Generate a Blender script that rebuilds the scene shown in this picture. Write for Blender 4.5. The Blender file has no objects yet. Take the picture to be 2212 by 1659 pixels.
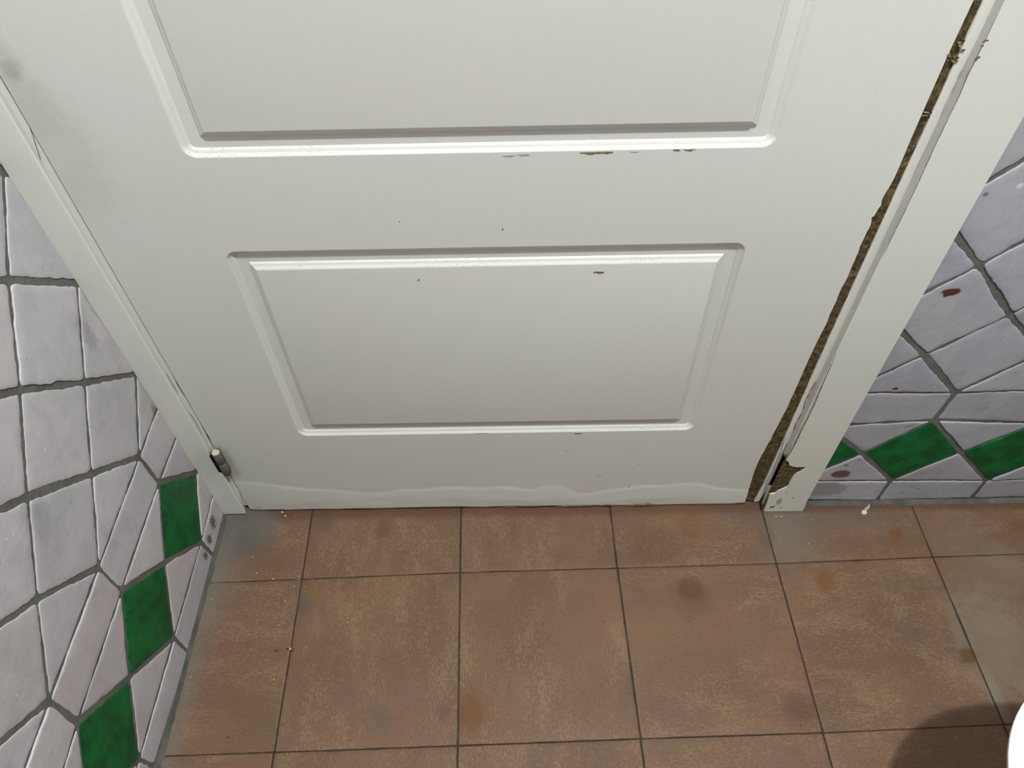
import bpy, bmesh, math, random
from mathutils import Vector, Matrix, noise
from mathutils.geometry import tessellate_polygon

random.seed(7)
sc = bpy.context.scene
COL = sc.collection

# ------------------------------------------------------------------ camera, world, light, exposure
W, H = 2212, 1659
FPX = 1615.655
RC = Matrix(((0.99982436, 0.01579024, 0.0100959), (-0.00588179, 0.77582541, -0.63092023), (-0.01779504, 0.63075003, 0.77578201)))
CC = Vector((0.34854245, -0.50613901, 1.10263713))
cam_d = bpy.data.cameras.new('camera'); cam = bpy.data.objects.new('camera', cam_d); COL.objects.link(cam)
cam_d.sensor_width = 36.0; cam_d.sensor_fit = 'HORIZONTAL'; cam_d.lens = FPX / W * 36.0
cam_d.clip_start = 0.02
M4 = RC.to_4x4(); M4.translation = CC; cam.matrix_world = M4
sc.camera = cam
cam_d.dof.use_dof = False

wd = bpy.data.worlds.new('world'); sc.world = wd; wd.use_nodes = True
wd.node_tree.nodes['Background'].inputs[0].default_value = (0.9, 0.95, 1.0, 1)
wd.node_tree.nodes['Background'].inputs[1].default_value = 0.02

def lamp(name, loc, power, radius, color):
    d = bpy.data.lights.new(name, 'POINT'); d.energy = power; d.shadow_soft_size = radius; d.color = color
    o = bpy.data.objects.new(name, d); COL.objects.link(o); o.location = loc
    return o
lamp('ceiling_lamp_light', (0.62, -0.58, 2.32), 127, 0.03, (0.93, 1.0, 0.985))

sc.view_settings.view_transform = 'Standard'
sc.view_settings.look = 'None'
sc.view_settings.exposure = 0.0
sc.view_settings.gamma = 1.0
sc.view_settings.use_curve_mapping = False

# ------------------------------------------------------------------ helpers
def hit(u, v, ax, val):
    d = RC @ Vector((u - W / 2, -(v - H / 2), -FPX)); k = (val - CC[ax]) / d[ax]
    return CC + d * k

def link(name, me, parent=None, mats=()):
    o = bpy.data.objects.new(name, me); COL.objects.link(o)
    for m in mats: me.materials.append(m)
    if parent is not None: o.parent = parent
    return o

def meshof(name, bm):
    me = bpy.data.meshes.new(name); bm.to_mesh(me); bm.free(); return me

def tag(o, label, cat, group=None, kind=None):
    o['label'] = label; o['category'] = cat
    if group: o['group'] = group
    if kind: o['kind'] = kind
    return o

def box(bm, x0, x1, y0, y1, z0, z1, mi=0):
    vs = [bm.verts.new(p) for p in ((x0, y0, z0), (x1, y0, z0), (x1, y1, z0), (x0, y1, z0), (x0, y0, z1), (x1, y0, z1), (x1, y1, z1), (x0, y1, z1))]
    for f in ((0, 3, 2, 1), (4, 5, 6, 7), (0, 1, 5, 4), (1, 2, 6, 5), (2, 3, 7, 6), (3, 0, 4, 7)):
        fa = bm.faces.new([vs[i] for i in f]); fa.material_index = mi

def smooth(me, ang=35):
    for p in me.polygons: p.use_smooth = True
    try: me.set_sharp_from_angle(angle=math.radians(ang))
    except Exception: pass

# ------------------------------------------------------------------ materials
class G:
    def __init__(s, name):
        s.m = bpy.data.materials.new(name); s.m.use_nodes = True
        s.nt = s.m.node_tree; s.N = s.nt.nodes; s.L = s.nt.links
        s.b = s.N['Principled BSDF']
        s.geo = s.N.new('ShaderNodeNewGeometry').outputs['Position']
    def setp(s, k, v):
        if hasattr(v, 'is_output'): s.L.new(v, s.b.inputs[k])
        else: s.b.inputs[k].default_value = v
    def _in(s, sock, v):
        if hasattr(v, 'is_output'): s.L.new(v, sock)
        elif v is not None: sock.default_value = v
    def math(s, op, a, b=None, clamp=False):
        n = s.N.new('ShaderNodeMath'); n.operation = op; n.use_clamp = clamp
        s._in(n.inputs[0], a); s._in(n.inputs[1], b); return n.outputs[0]
    def vscale(s, v, sc_):
        n = s.N.new('ShaderNodeVectorMath'); n.operation = 'MULTIPLY'; s._in(n.inputs[0], v); n.inputs[1].default_value = sc_; return n.outputs[0]
    def vadd(s, v, w):
        n = s.N.new('ShaderNodeVectorMath'); n.operation = 'ADD'; s._in(n.inputs[0], v); s._in(n.inputs[1], w); return n.outputs[0]
    def noise(s, scale, detail=4, rough=0.55, vec=None, col=False, dist=0.0):
        n = s.N.new('ShaderNodeTexNoise'); n.inputs['Scale'].default_value = scale; n.inputs['Detail'].default_value = detail
        n.inputs['Roughness'].default_value = rough; n.inputs['Distortion'].default_value = dist
        s.L.new(vec if vec is not None else s.geo, n.inputs['Vector']); return n.outputs['Color' if col else 'Fac']
    def vor(s, scale, vec=None, feature='F1', out='Distance'):
        n = s.N.new('ShaderNodeTexVoronoi'); n.inputs['Scale'].default_value = scale; n.feature = feature
        s.L.new(vec if vec is not None else s.geo, n.inputs['Vector']); return n.outputs[out]
    def rng(s, v, a, b, c=0.0, d=1.0, smoothstep=True):
        n = s.N.new('ShaderNodeMapRange'); n.interpolation_type = 'SMOOTHSTEP' if smoothstep else 'LINEAR'
        s._in(n.inputs[0], v); n.inputs[1].default_value = a; n.inputs[2].default_value = b; n.inputs[3].default_value = c; n.inputs[4].default_value = d
        return n.outputs[0]
    def mix(s, f, a, b, mode='MIX'):
        n = s.N.new('ShaderNodeMix'); n.data_type = 'RGBA'; n.blend_type = mode
        s._in(n.inputs[0], f)
        for i, v in ((6, a), (7, b)):
            if hasattr(v, 'is_output'): s.L.new(v, n.inputs[i])
            else: n.inputs[i].default_value = (*v, 1) if len(v) == 3 else v
        return n.outputs[2]
    def attr(s, name, out='Color'):
        n = s.N.new('ShaderNodeAttribute'); n.attribute_name = name; return n.outputs[out]
    def bump(s, h, strength=0.3, dist=0.001):
        n = s.N.new('ShaderNodeBump'); n.inputs['Strength'].default_value = strength; n.inputs['Distance'].default_value = dist
        s.L.new(h, n.inputs['Height']); s.L.new(n.outputs[0], s.b.inputs['Normal'])
    def blob(s, c, r, soft=0.25, wob=0.35, wsc=120, stretch=(1, 1, 1)):
        """mask of an irregular spot of radius r around world point c"""
        v = s.vadd(s.geo, (-c[0], -c[1], -c[2])); v = s.vscale(v, stretch)
        n = s.N.new('ShaderNodeVectorMath'); n.operation = 'LENGTH'; s.L.new(v, n.inputs[0])
        nn = s.math('MULTIPLY', s.math('SUBTRACT', s.noise(wsc, 3), 0.5), wob * 2 * r)
        d = s.math('ADD', n.outputs['Value'], nn)
        return s.rng(d, r * (1 - soft), r * (1 + soft), 1.0, 0.0)

# glazed wall tile
def mat_tile():
    g = G('glazed_tile'); t = g.attr('tint')
    m = g.noise(11, 3, 0.5); f = g.noise(55, 3, 0.5, g.vscale(g.geo, (1, 1, .5)))
    c = g.mix(g.rng(m, 0.25, 0.75), g.mix(1.0, t, (0.88, 0.88, 0.90), 'MULTIPLY'), t)
    c = g.mix(g.rng(f, 0.45, 0.8, 0, 0.5), c, g.mix(1.0, t, (1.12, 1.10, 1.10), 'MULTIPLY'))
    pit = g.rng(g.vor(150), 0.07, 0.16, 1, 0)
    pit = g.math('MULTIPLY', pit, g.rng(g.noise(20, 3), 0.53, 0.63))
    c = g.mix(g.math('MULTIPLY', pit, 0.5), c, (0.20, 0.19, 0.19))
    st = g.rng(g.noise(26, 5, .65, g.vscale(g.geo, (1.3, 1.3, .6))), .52, .72, 0, .55)
    c = g.mix(st, c, g.mix(1.0, t, (0.74, 0.73, 0.74), 'MULTIPLY'))
    wf_ = g.math('MULTIPLY', g.rng(g.vor(85, g.vadd(g.geo, (1.1, 2.2, 3.3))), .06, .13, 1, 0), g.rng(g.noise(12, 2), .55, .62))
    c = g.mix(g.math('MULTIPLY', wf_, .8), c, (.80, .80, .80))
    # rusty brown splashes and dark spots on the glaze of the wall right of the door
    for (u, v, r, st, col, amt) in ((2057, 634, .0075, (.62, 1, 1.2), (.10, .028, .022), 1), (2046, 640, .004, (.8, 1, 1), (.10, .028, .022), 1),
                                    (1936, 843, .004, (.7, 1, 1.2), (.11, .04, .03), 1), (1921, 850, .0035, (.45, 1, 1.4), (.11, .04, .03), 1),
                                    (1817, 1027, .0115, (.75, 1, 1), (.13, .075, .07), 1), (1829, 1008, .0035, (.6, 1, 1.1), (.12, .06, .055), 1),
                                    (1857, 996, .0028, (.8, 1, 1), (.14, .08, .07), .7), (1970, 1055, .0030, (.8, 1, 1), (.02, .018, .017), 1),
                                    (1985, 1059, .0030, (.35, 1, 2.2), (.03, .025, .024), 1), (1950, 1067, .0030, (.4, 1, 2.2), (.06, .05, .045), 1),
                                    (1941, 1068, .0020, (.6, 1, 2.2), (.06, .05, .045), 1), (1955, 1071, .002, (.5, 1, 2), (.06, .05, .045), 1),
                                    (2131, 423, .0032, (1, 1, 1), (.10, .095, .085), .8), (2149, 449, .0016, (1, 1, 1), (.05, .05, .05), 1),
                                    (1780, 1060, .022, (.6, 1, 1), (.19, .17, .16), .6), (2205, 404, .004, (1, 1, 1), (.7, .7, .72), .8)):
        p = hit(u, v, 1, 0.1225)
        c = g.mix(g.math('MULTIPLY', g.blob(p, r, .18, .35, 180, st), amt), c, col)
    # grime low on the left wall, grey and cream patches higher up
    for (u, v, r, st, col, amt) in ((462, 1128, .010, (1, 1, .8), (.05, .045, .035), .8), (455, 1165, .007, (1, 1, .7), (.06, .05, .04), .8), (447, 1200, .006, (1, 1, .6), (.05, .045, .035), .8),
                                    (205, 640, .012, (1, 1, .4), (.22, .21, .22), .6), (190, 720, .010, (1, 1, .4), (.25, .24, .24), .5),
                                    (85, 1120, .016, (1, 1, .8), (.27, .26, .27), .35), (325, 875, .02, (1, 1, .8), (.42, .40, .33), .6), (335, 885, .006, (1, 1, .6), (.22, .17, .04), .7)):
        p = hit(u, v, 0, -0.1465)
        c = g.mix(g.math('MULTIPLY', g.blob(p, r, .45, .9, 190, st), amt), c, col)
    g.setp('Base Color', c)
    g.setp('Roughness', g.rng(f, 0.3, 0.7, 0.40, 0.52)); g.setp('Specular IOR Level', 0.38)
    h = g.math('ADD', g.math('MULTIPLY', g.noise(22, 3), 1.6), g.math('MULTIPLY', g.noise(120, 4, .6), 0.5))
    h = g.math('SUBTRACT', h, g.math('MULTIPLY', pit, 0.35))
    h = g.math('ADD', h, g.math('MULTIPLY', g.noise(60, 4, .6, g.vscale(g.geo, (1.4, 1.4, .5))), .5))
    g.bump(h, 0.6, 0.0018)
    return g.m

def mat_green():
    g = G('green_glazed_tile')
    m = g.noise(30, 5, 0.65)
    c = g.mix(g.rng(m, 0.38, 0.62), (0.002, 0.070, 0.018), (0.003, 0.140, 0.034))
    v = g.vscale(g.geo, (1, 1, 0.5))
    sp = g.rng(g.vor(75, v), 0.05, 0.10, 1, 0); sp = g.math('MULTIPLY', sp, g.rng(g.noise(18, 2), 0.42, 0.50))
    c = g.mix(g.math('MULTIPLY', sp, 0.6), c, (0.22, 0.36, 0.25))
    g.setp('Base Color', c); g.setp('Roughness', g.rng(m, 0.3, 0.7, 0.32, 0.42)); g.setp('Specular IOR Level', 0.22)
    h = g.math('ADD', g.noise(25, 3), g.math('MULTIPLY', sp, 0.4)); g.bump(h, 0.5, 0.0016)
    return g.m

def mat_grout(name, c0, c1, rough=.9, bs=.6):
    g = G(name); m = g.noise(22, 6, 0.7); f = g.noise(300, 3, 0.7)
    c = g.mix(g.rng(m, 0.3, 0.7), c0, c1)
    c = g.mix(g.rng(f, 0.60, 0.75, 0, 0.5), c, tuple(min(1, x * 2.0) for x in c1))
    c = g.mix(g.rng(f, 0.40, 0.25, 0, 0.5), c, tuple(x * 0.45 for x in c0))
    g.setp('Base Color', c); g.setp('Roughness', rough); g.bump(g.math('ADD', f, g.math('MULTIPLY', g.noise(80, 4), 1.5)), bs, 0.0015)
    return g.m

def mat_floor():
    g = G('terracotta_tile'); a = g.attr('tint')   # rg = texture offset, b = grain direction, used with the tone below
    sep = g.N.new('ShaderNodeSeparateColor'); g.L.new(a, sep.inputs[0])
    off = g.N.new('ShaderNodeCombineXYZ'); g.L.new(g.math('MULTIPLY', sep.outputs[0], 7.0), off.inputs[0]); g.L.new(g.math('MULTIPLY', sep.outputs[1], 9.0), off.inputs[1])
    P = g.vadd(g.geo, off.outputs[0])
    vx = g.vscale(P, (0.42, 1, 1)); vy = g.vscale(P, (1, 0.42, 1))
    mv = g.N.new('ShaderNodeMix'); mv.data_type = 'VECTOR'; g.L.new(g.math('GREATER_THAN', sep.outputs[2], 0.5), mv.inputs[0]); g.L.new(vx, mv.inputs[4]); g.L.new(vy, mv.inputs[5])
    S = mv.outputs[1]
    big = g.noise(7, 4, 0.55, P); mid = g.noise(26, 8, 0.72, S, dist=.3); fin = g.noise(360, 5, 0.85, S); grit = g.noise(620, 2, 0.6, P); hue = g.noise(5, 3, 0.5, g.vadd(P, (3.3, 1.7, 0)))
    c = g.mix(g.rng(big, 0.38, 0.62), (0.105, 0.056, 0.028), (0.142, 0.074, 0.037))
    c = g.mix(g.rng(hue, 0.44, 0.66, 0, 0.65), c, (0.146, 0.068, 0.042))
    # worn, paler film broken into fine crackle
    wear = g.rng(g.math('ADD', mid, g.math('MULTIPLY', g.math('SUBTRACT', fin, 0.5), 1.5)), 0.51, 0.60)
    wear = g.math('MULTIPLY', wear, g.rng(g.noise(9, 4, .6, g.vadd(S, (5., 1., 0))), 0.38, 0.56, 0.25, 1.0))
    c = g.mix(g.math('MULTIPLY', wear, 0.60), c, (0.235, 0.146, 0.082))
    c = g.mix(g.rng(mid, 0.42, 0.28, 0, 0.55), c, (0.075, 0.036, 0.022))
    c = g.mix(g.rng(grit, 0.38, 0.62, 0, 0.26), c, (0.28, 0.18, 0.12))
    c = g.mix(g.rng(g.noise(60, 5, .7, P), 0.62, 0.72, 0, 0.5), c, (0.095, 0.038, 0.020))
    fl = lambda u, v: hit(u, v, 2, 0.0)
    O1 = (0.150, 0.058, 0.019); O2 = (0.075, 0.033, 0.012); GR = (0.20, 0.165, 0.125); DG = (0.055, 0.050, 0.052)
    for (u, v, r, st, col, amt, soft, wob) in (
            (1783, 1254, .017, (1, .8, 1), O1, .5, .35, .6), (1736, 1222, .010, (.7, 1, 1), O1, .45, .4, .5), (1935, 1152, .010, (1, .85, 1), O1, .55, .3, .4), (1940, 1148, .005, (1, .6, 1), O1, .6, .2, .2),
            (2092, 1417, .014, (1, 1, 1), O2, .8, .2, .5), (1491, 1271, .019, (1, 1, 1), O2, .55, .35, .3), (1490, 1290, .026, (1, .9, 1), O2, .3, .7, .5),
            (1019, 1527, .021, (.9, .9, 1), O1, .50, .5, .5), (1018, 1560, .016, (1, .7, 1), O1, .45, .5, .5), (1490, 1135, .016, (1, .6, 1), O1, .5, .5, .5), (1425, 1180, .030, (.6, 1, 1), O2, .4, .6, .6),
            (1640, 1140, .018, (1, .5, 1), O1, .5, .5, .5), (1655, 1155, .012, (1, .5, 1), O2, .6, .5, .5), (1726, 1530, .022, (1, 1, 1), O2, .6, .6, .5),
            (1930, 1250, .020, (1, 1, 1), (.10, .07, .055), .35, .7, .6), (1966, 1366, .018, (1, 1, 1), (.09, .07, .055), .4, .6, .6), (1803, 1295, .008, (1, 1, 1), (.08, .06, .05), .4, .5, .4),
            (2003, 1190, .012, (1, .45, 1), O1, .6, .6, .5), (2050, 1207, .020, (.5, 1.6, 1), O1, .45, .6, .5), (2030, 1225, .012, (1.4, .5, 1), O1, .45, .6, .5), (1950, 1198, .016, (.5, 1.8, 1), O1, .4, .6, .5),
            (2115, 1265, .07, (1, .55, 1), GR, .25, .6, .7), (2150, 1400, .06, (1, .8, 1), GR, .35, .4, .8), (2150, 1500, .02, (2, .6, 1), GR, .7, .5, .6), (2180, 1215, .03, (1, 1, 1), GR, .2, .6, .7),
            (820, 1560, .018, (1, 1, 1), (.10, .075, .045), .5, .6, .6), (657, 1311, .012, (1, 1, 1), (.085, .07, .06), .6, .5, .4), (960, 1540, .010, (1, 1, 1), (.09, .05, .03), .4, .5, .5),
            (700, 1128, .018, (1, 1, 1), (.08, .055, .04), .5, .7, .5), (830, 1140, .014, (1, .8, 1), (.09, .045, .03), .5, .6, .6), 
            (500, 1150, .040, (.8, 1, 1), DG, .80, .7, .5), (470, 1180, .024, (1, .7, 1), DG, .55, .7, .6), (560, 1130, .034, (.9, 1, 1), (.125, .115, .10), .75, .5, .6), (535, 1180, .03, (1, 1, 1), (.11, .095, .085), .45, .7, .7),
            (478, 1250, .04, (1.6, .6, 1), (.15, .125, .105), .5, .8, .7), (1700, 1160, .045, (1, .9, 1), (.155, .135, .11), .55, .8, .5), (1760, 1112, .06, (.5, 2, 1), (.12, .105, .09), .5, .8, .5), (1600, 1100, .03, (.8, 1.4, 1), (.085, .07, .06), .5, .7, .5),
            (2092, 1417, .010, (1, 1, 1), (.115, .045, .012), .8, .2, .5), (1783, 1256, .012, (1, .8, 1), O1, .5, .3, .7), (1935, 1152, .008, (1, .85, 1), O1, .6, .2, .5), (1019, 1540, .015, (.9, .8, 1), (.12, .05, .014), .6, .3, .8)):
        p = fl(u, v); c = g.mix(g.math('MULTIPLY', g.blob(p, r, soft, wob, 60 if r > .02 else 110, st), amt), c, col)
    # grey dust gathered along the tiled wall on the left
    sx = g.N.new('ShaderNodeSeparateXYZ'); g.L.new(g.geo, sx.inputs[0])
    d = g.math('ADD', sx.outputs[0], g.math('MULTIPLY', g.math('SUBTRACT', g.noise(30, 4), .5), 0.04))
    c = g.mix(g.rng(d, -0.143, -0.105, 0.55, 0), c, (0.17, 0.150, 0.125))
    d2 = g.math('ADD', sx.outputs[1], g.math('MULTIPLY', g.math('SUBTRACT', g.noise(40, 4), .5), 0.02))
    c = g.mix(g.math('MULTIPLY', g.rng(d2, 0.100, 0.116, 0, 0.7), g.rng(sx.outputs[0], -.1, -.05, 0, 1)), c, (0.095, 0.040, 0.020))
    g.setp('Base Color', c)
    g.setp('Roughness', g.rng(mid, 0.3, 0.7, 0.50, 0.68)); g.setp('Specular IOR Level', 0.3)
    h = g.math('ADD', g.math('MULTIPLY', fin, 0.5), g.math('ADD', g.math('MULTIPLY', grit, 0.35), mid)); g.bump(h, 0.30, 0.0010)
    return g.m

def mat_paint(name, col=(0.70, 0.69, 0.645), grime=False, dirty=False):
    g = G(name)
    n = g.noise(3.5, 3); f = g.noise(420, 2, 0.6)
    c = g.mix(g.rng(n, 0.35, 0.65), col, (col[0] * 1.02, col[1] * 0.99, col[2] * 1.0))
    c = g.mix(g.rng(f, 0.35, 0.65, 0, 0.06), c, (0.45, 0.44, 0.41))
    if grime:   # dirt caught on the ledges of the moulding
        k = g.noise(480, 5, 0.75); k2 = g.noise(7, 3)
        sz = g.N.new('ShaderNodeSeparateXYZ'); g.L.new(g.geo, sz.inputs[0])
        gm = g.math('MULTIPLY', g.rng(k, 0.56, 0.62), g.rng(k2, 0.42, 0.58))
        nn = g.N.new('ShaderNodeNewGeometry'); sn = g.N.new('ShaderNodeSeparateXYZ'); g.L.new(nn.outputs['Normal'], sn.inputs[0])
        gm = g.math('MULTIPLY', gm, g.rng(sn.outputs[2], 0.25, 0.5))
        c = g.mix(g.math('MULTIPLY', gm, 0.6), c, (0.33, 0.25, 0.11))
        gs = g.math('MULTIPLY', g.rng(g.noise(160, 4, 0.8), 0.62, 0.70), g.rng(g.math('ABSOLUTE', sn.outputs[0], None), 0.25, 0.5))
        c = g.mix(g.math('MULTIPLY', gs, 0.35), c, (0.50, 0.47, 0.38))
    if dirty:
        for (u, v, r, st, amt) in ((6, 130, .012, (1, 1, .6), .22), (24, 152, .006, (1, 1, .7), .3), (60, 220, .02, (1, 1, .6), .12), (478, 985, .014, (1, 1, .5), .45), (500, 1015, .012, (1, 1, .5), .4),
                                   (560, 1095, .006, (1, 1, 1), .3), (120, 330, .04, (1, 1, .5), .16), (1000, 40, .01, (.5, 1, 2), .2), (1083, 90, .004, (.6, 1, 1.5), .2)):
            c = g.mix(g.math('MULTIPLY', g.blob(hit(u, v, 1, .1257), r, .6, .5, 90, st), amt), c, (0.22, 0.21, 0.18))
        sz = g.N.new('ShaderNodeSeparateXYZ'); g.L.new(g.geo, sz.inputs[0])
        e = g.math('ADD', sz.outputs[2], g.math('MULTIPLY', g.math('SUBTRACT', g.noise(150, 5, .8), .5), 0.006))
        c = g.mix(g.math('MULTIPLY', g.rng(e, 0.0052, 0.0075, 1, 0), g.rng(g.noise(18, 3), 0.45, 0.55)), c, (0.20, 0.155, 0.08))
    g.setp('Base Color', c); g.setp('Roughness', 0.36); g.setp('Specular IOR Level', 0.45)
    g.bump(g.math('ADD', g.math('MULTIPLY', f, 0.12), g.math('MULTIPLY', g.noise(30, 3), .8)), 0.16, 0.0008)
    return g.m

def mat_wood():
    g = G('bare_fibreboard'); v = g.vscale(g.geo, (1.2, 1, 0.8))
    a = g.noise(170, 6, 0.75, v); b = g.noise(45, 4, .6)
    c = g.mix(g.rng(a, 0.38, 0.66), (0.035, 0.022, 0.007), (0.26, 0.175, 0.062))
    c = g.mix(g.rng(b, 0.35, 0.65, 0, .5), c, (0.075, 0.046, 0.014))
    c = g.mix(g.rng(g.vor(150), 0.10, 0.18, .5, 0), c, (0.30, 0.24, 0.12))
    g.setp('Base Color', c); g.setp('Roughness', 0.85); g.bump(g.math('ADD', a, g.math('MULTIPLY', b, 1.5)), 1.0, 0.0035)
    return g.m

def mat_flat(name, col, rough=0.6, spec=0.3, var=0.15, sc_=90):
    g = G(name); n = g.noise(sc_, 4, .65)
    c = g.mix(g.rng(n, 0.3, 0.7), tuple(x * (1 - var) for x in col), tuple(min(1, x * (1 + var)) for x in col))
    g.setp('Base Color', c); g.setp('Roughness', rough); g.setp('Specular IOR Level', spec); g.bump(n, 0.25, 0.0006)
    return g.m

M_TILE = mat_tile(); M_GREEN = mat_green()
M_GROUT = mat_grout('wall_grout', (0.100, 0.098, 0.086), (0.158, 0.155, 0.138))
M_CAULK = mat_grout('caulk', (0.065, 0.062, 0.054), (0.135, 0.128, 0.112), .9, 1.0)
M_JOINT = mat_grout('floor_joint', (0.014, 0.012, 0.010), (0.048, 0.042, 0.034))
M_FLOOR = mat_floor()
M_DOOR = mat_paint('door_paint', dirty=True); M_MOULD = mat_paint('moulding_paint', grime=True)
M_CASE = mat_paint('casing_paint', (0.72, 0.71, 0.645)); M_JAMB = mat_paint('jamb_paint', (0.72, 0.71, 0.66))
M_WOOD = mat_wood(); M_CRACK = mat_flat('open_crack', (0.035, 0.030, 0.022), .9, .1)
M_CHIP = mat_flat('chipped_filler', (0.20, 0.155, 0.085), .8, .2, .4, 400)
M_CHIPG = mat_flat('greyed_chip', (0.40, 0.385, 0.34), .7, .2, .15, 300)
M_HINGE = mat_flat('painted_hinge', (0.135, 0.115, 0.108), .55, .35, .2, 200); M_HCAP = mat_flat('hinge_cap_paint', (0.50, 0.47, 0.35), .5, .3, .1)
M_CERAMIC = mat_flat('white_ceramic', (0.86, 0.87, 0.88), .12, .5, .01)
M_SEAT = mat_flat('white_seat_plastic', (0.84, 0.85, 0.87), .25, .5, .01)
M_CHROME = mat_flat('chrome', (0.75, 0.75, 0.75), .1, .5, .01); M_CHROME.node_tree.nodes['Principled BSDF'].inputs['Metallic'].default_value = 1
M_CEIL = mat_flat('ceiling_plaster', (0.25, 0.25, 0.245), .9, .2, .03, 20)  # unseen ceiling kept dark to hold down bounced light
M_DARK = mat_flat('gap_shade', (0.010, 0.010, 0.009), .9, .1)  # black that stands in for shade in recesses

# ------------------------------------------------------------------ tiled surfaces
DW = 0.1257          # plane of the door face and of the tiled wall beside it
LWX = -0.1495        # plane of the left wall
Z1, Z2, Z3, HP = 0.067, 0.2175, 0.2945, 0.0768

def clip(poly, axis, lim, keep_less):
    out = []
    for i, a in enumerate(poly):
        b = poly[(i + 1) % len(poly)]
        ina = (a[axis] <= lim) if keep_less else (a[axis] >= lim); inb = (b[axis] <= lim) if keep_less else (b[axis] >= lim)
        if ina: out.append(a)
        if ina != inb:
            t = (lim - a[axis]) / (b[axis] - a[axis]); out.append((a[0] + t * (b[0] - a[0]), a[1] + t * (b[1] - a[1])))
    return out

def area(p): return 0.5 * sum(p[i][0] * p[(i + 1) % len(p)][1] - p[(i + 1) % len(p)][0] * p[i][1] for i in range(len(p)))

def inset(poly, widths):
    n = len(poly); lines = []
    for i in range(n):
        a, b = poly[i], poly[(i + 1) % n]; dx, dy = b[0] - a[0], b[1] - a[1]; L = math.hypot(dx, dy)
        if L < 1e-5: return None
        nx, ny = -dy / L, dx / L; w = widths[i]
        lines.append((a[0] + nx * w, a[1] + ny * w, dx / L, dy / L))
    out = []
    for i in range(n):
        x1, y1, dx1, dy1 = lines[i - 1]; x2, y2, dx2, dy2 = lines[i]; den = dx1 * dy2 - dy1 * dx2
        if abs(den) < 1e-4: out.append((x2, y2)); continue
        t = ((x2 - x1) * dy2 - (y2 - y1) * dx2) / den; out.append((x1 + t * dx1, y1 + t * dy1))
    return out

def outline(poly, step, wob, rc):
    """subdivide and roughen the edge of a tile, corners rounded by rc"""
    pts = []; n = len(poly)
    for i in range(n):
        a = Vector(poly[i]); b = Vector(poly[(i + 1) % n]); p = Vector(poly[i - 1]); e = b - a; L = e.length
        if L < 1e-4: continue
        e /= L; pe = (p - a); pl = pe.length; pe = pe / pl if pl > 0 else e
        r = min(rc, L * .3, pl * .3)
        c0 = a + pe * r; c1 = a + e * r; pts += [c0 * .55 + a * .25 + c1 * .2, c0 * .2 + a * .25 + c1 * .55]
        nb = b + (a - b).normalized() * min(rc, L * .3); k = max(1, int((nb - c1).length / step)); nr = Vector((-e.y, e.x))
        for j in range(k):
            q = c1 + (nb - c1) * (j / k)
            pts.append(q + nr * wob * noise.noise(Vector((q.x * 130, q.y * 130, i * 3.1))) + nr * wob * 1.2 * noise.noise(Vector((q.x * 32, q.y * 32, 7.7))))
    return pts

def tile(bm, lay, poly, widths, fmap, tint, mi, th=.0014, step=.004, wob=.0009, rc=.003, bev=.0013, tilt=.0005):
    if area(poly) < 0:
        poly = poly[::-1]; widths = widths[::-1]; widths = widths[1:] + widths[:1]
    q = inset(poly, widths)
    if not q or area(q) < 1.2e-4: return
    for i in range(len(q)):      # inverted after inset
        if (Vector(q[(i + 1) % len(q)]) - Vector(q[i])).length < .004: return
    o = outline(q, step, wob, rc); c = sum(o, Vector((0, 0))) / len(o)
    tx, ty = random.uniform(-tilt, tilt) / .05, random.uniform(-tilt, tilt) / .05; dz = random.uniform(-tilt, tilt)
    rings = []
    for (t, h) in ((0, -.002), (0, th - .0008), (bev * .4, th - .0003), (bev, th - .0001), (bev * 6, th), (bev * 12, th)):
        ring = []
        for p in o:
            d = c - p; L = d.length; s = p + d * (min(t, L * (.3 + .3 * t / .02)) / L)
            ring.append(bm.verts.new(fmap(s.x, s.y, h + (0 if h < 0 else dz + (s.x - c.x) * tx + (s.y - c.y) * ty))))
        rings.append(ring)
    n = len(o)
    for a, b in zip(rings, rings[1:]):
        for i in range(n):
            f = bm.faces.new((a[i], a[(i + 1) % n], b[(i + 1) % n], b[i])); f.material_index = mi; f.smooth = True
            for l in f.loops: l[lay] = (*tint, 1)
    mid = bm.verts.new(fmap(c.x, c.y, th + dz))
    for i in range(n):
        f = bm.faces.new((rings[-1][i], rings[-1][(i + 1) % n], mid)); f.material_index = mi; f.smooth = True
        for l in f.loops: l[lay] = (*tint, 1)

def wall_polys(c0, u0, u1, zmax):
    """the wall's laying pattern: bottom course, green diamonds between half tiles, a course, then squares set on the corner"""
    P = 2 * HP; out = []; zm = (Z1 + Z2) / 2
    i0 = int(math.floor((u0 - c0) / P)) - 1; i1 = int(math.ceil((u1 - c0) / P)) + 1
    for i in range(i0, i1 + 1):
        c = c0 + i * P
        out.append(('w', [(c, 0.009), (c + P, 0.009), (c + P, Z1), (c, Z1)]))
        out.append(('g', [(c, Z1), (c + HP, zm), (c, Z2), (c - HP, zm)]))
        out.append(('w', [(c, Z1), (c + P, Z1), (c + HP, zm)]))
        out.append(('w', [(c, Z2), (c + HP, zm), (c + P, Z2)]))
        out.append(('w', [(c, Z2), (c + P, Z2), (c + P, Z3), (c, Z3)]))
        out.append(('w', [(c, Z3), (c + P, Z3), (c + HP, Z3 + HP)]))
        k = 0
        while Z3 + k * HP < zmax:
            z = Z3 + k * HP; cc = c + (0 if k % 2 == 0 else HP)
            out.append(('w', [(cc, z), (cc + HP, z + HP), (cc, z + 2 * HP), (cc - HP, z + HP)])); k += 1
    return out

def snap(p, nodes, tol=.028):
    best = None; bd = tol
    for n in nodes:
        d = math.hypot(p[0] - n[0], p[1] - n[1])
        if d < bd: bd = d; best = n
    return best if best else p

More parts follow.
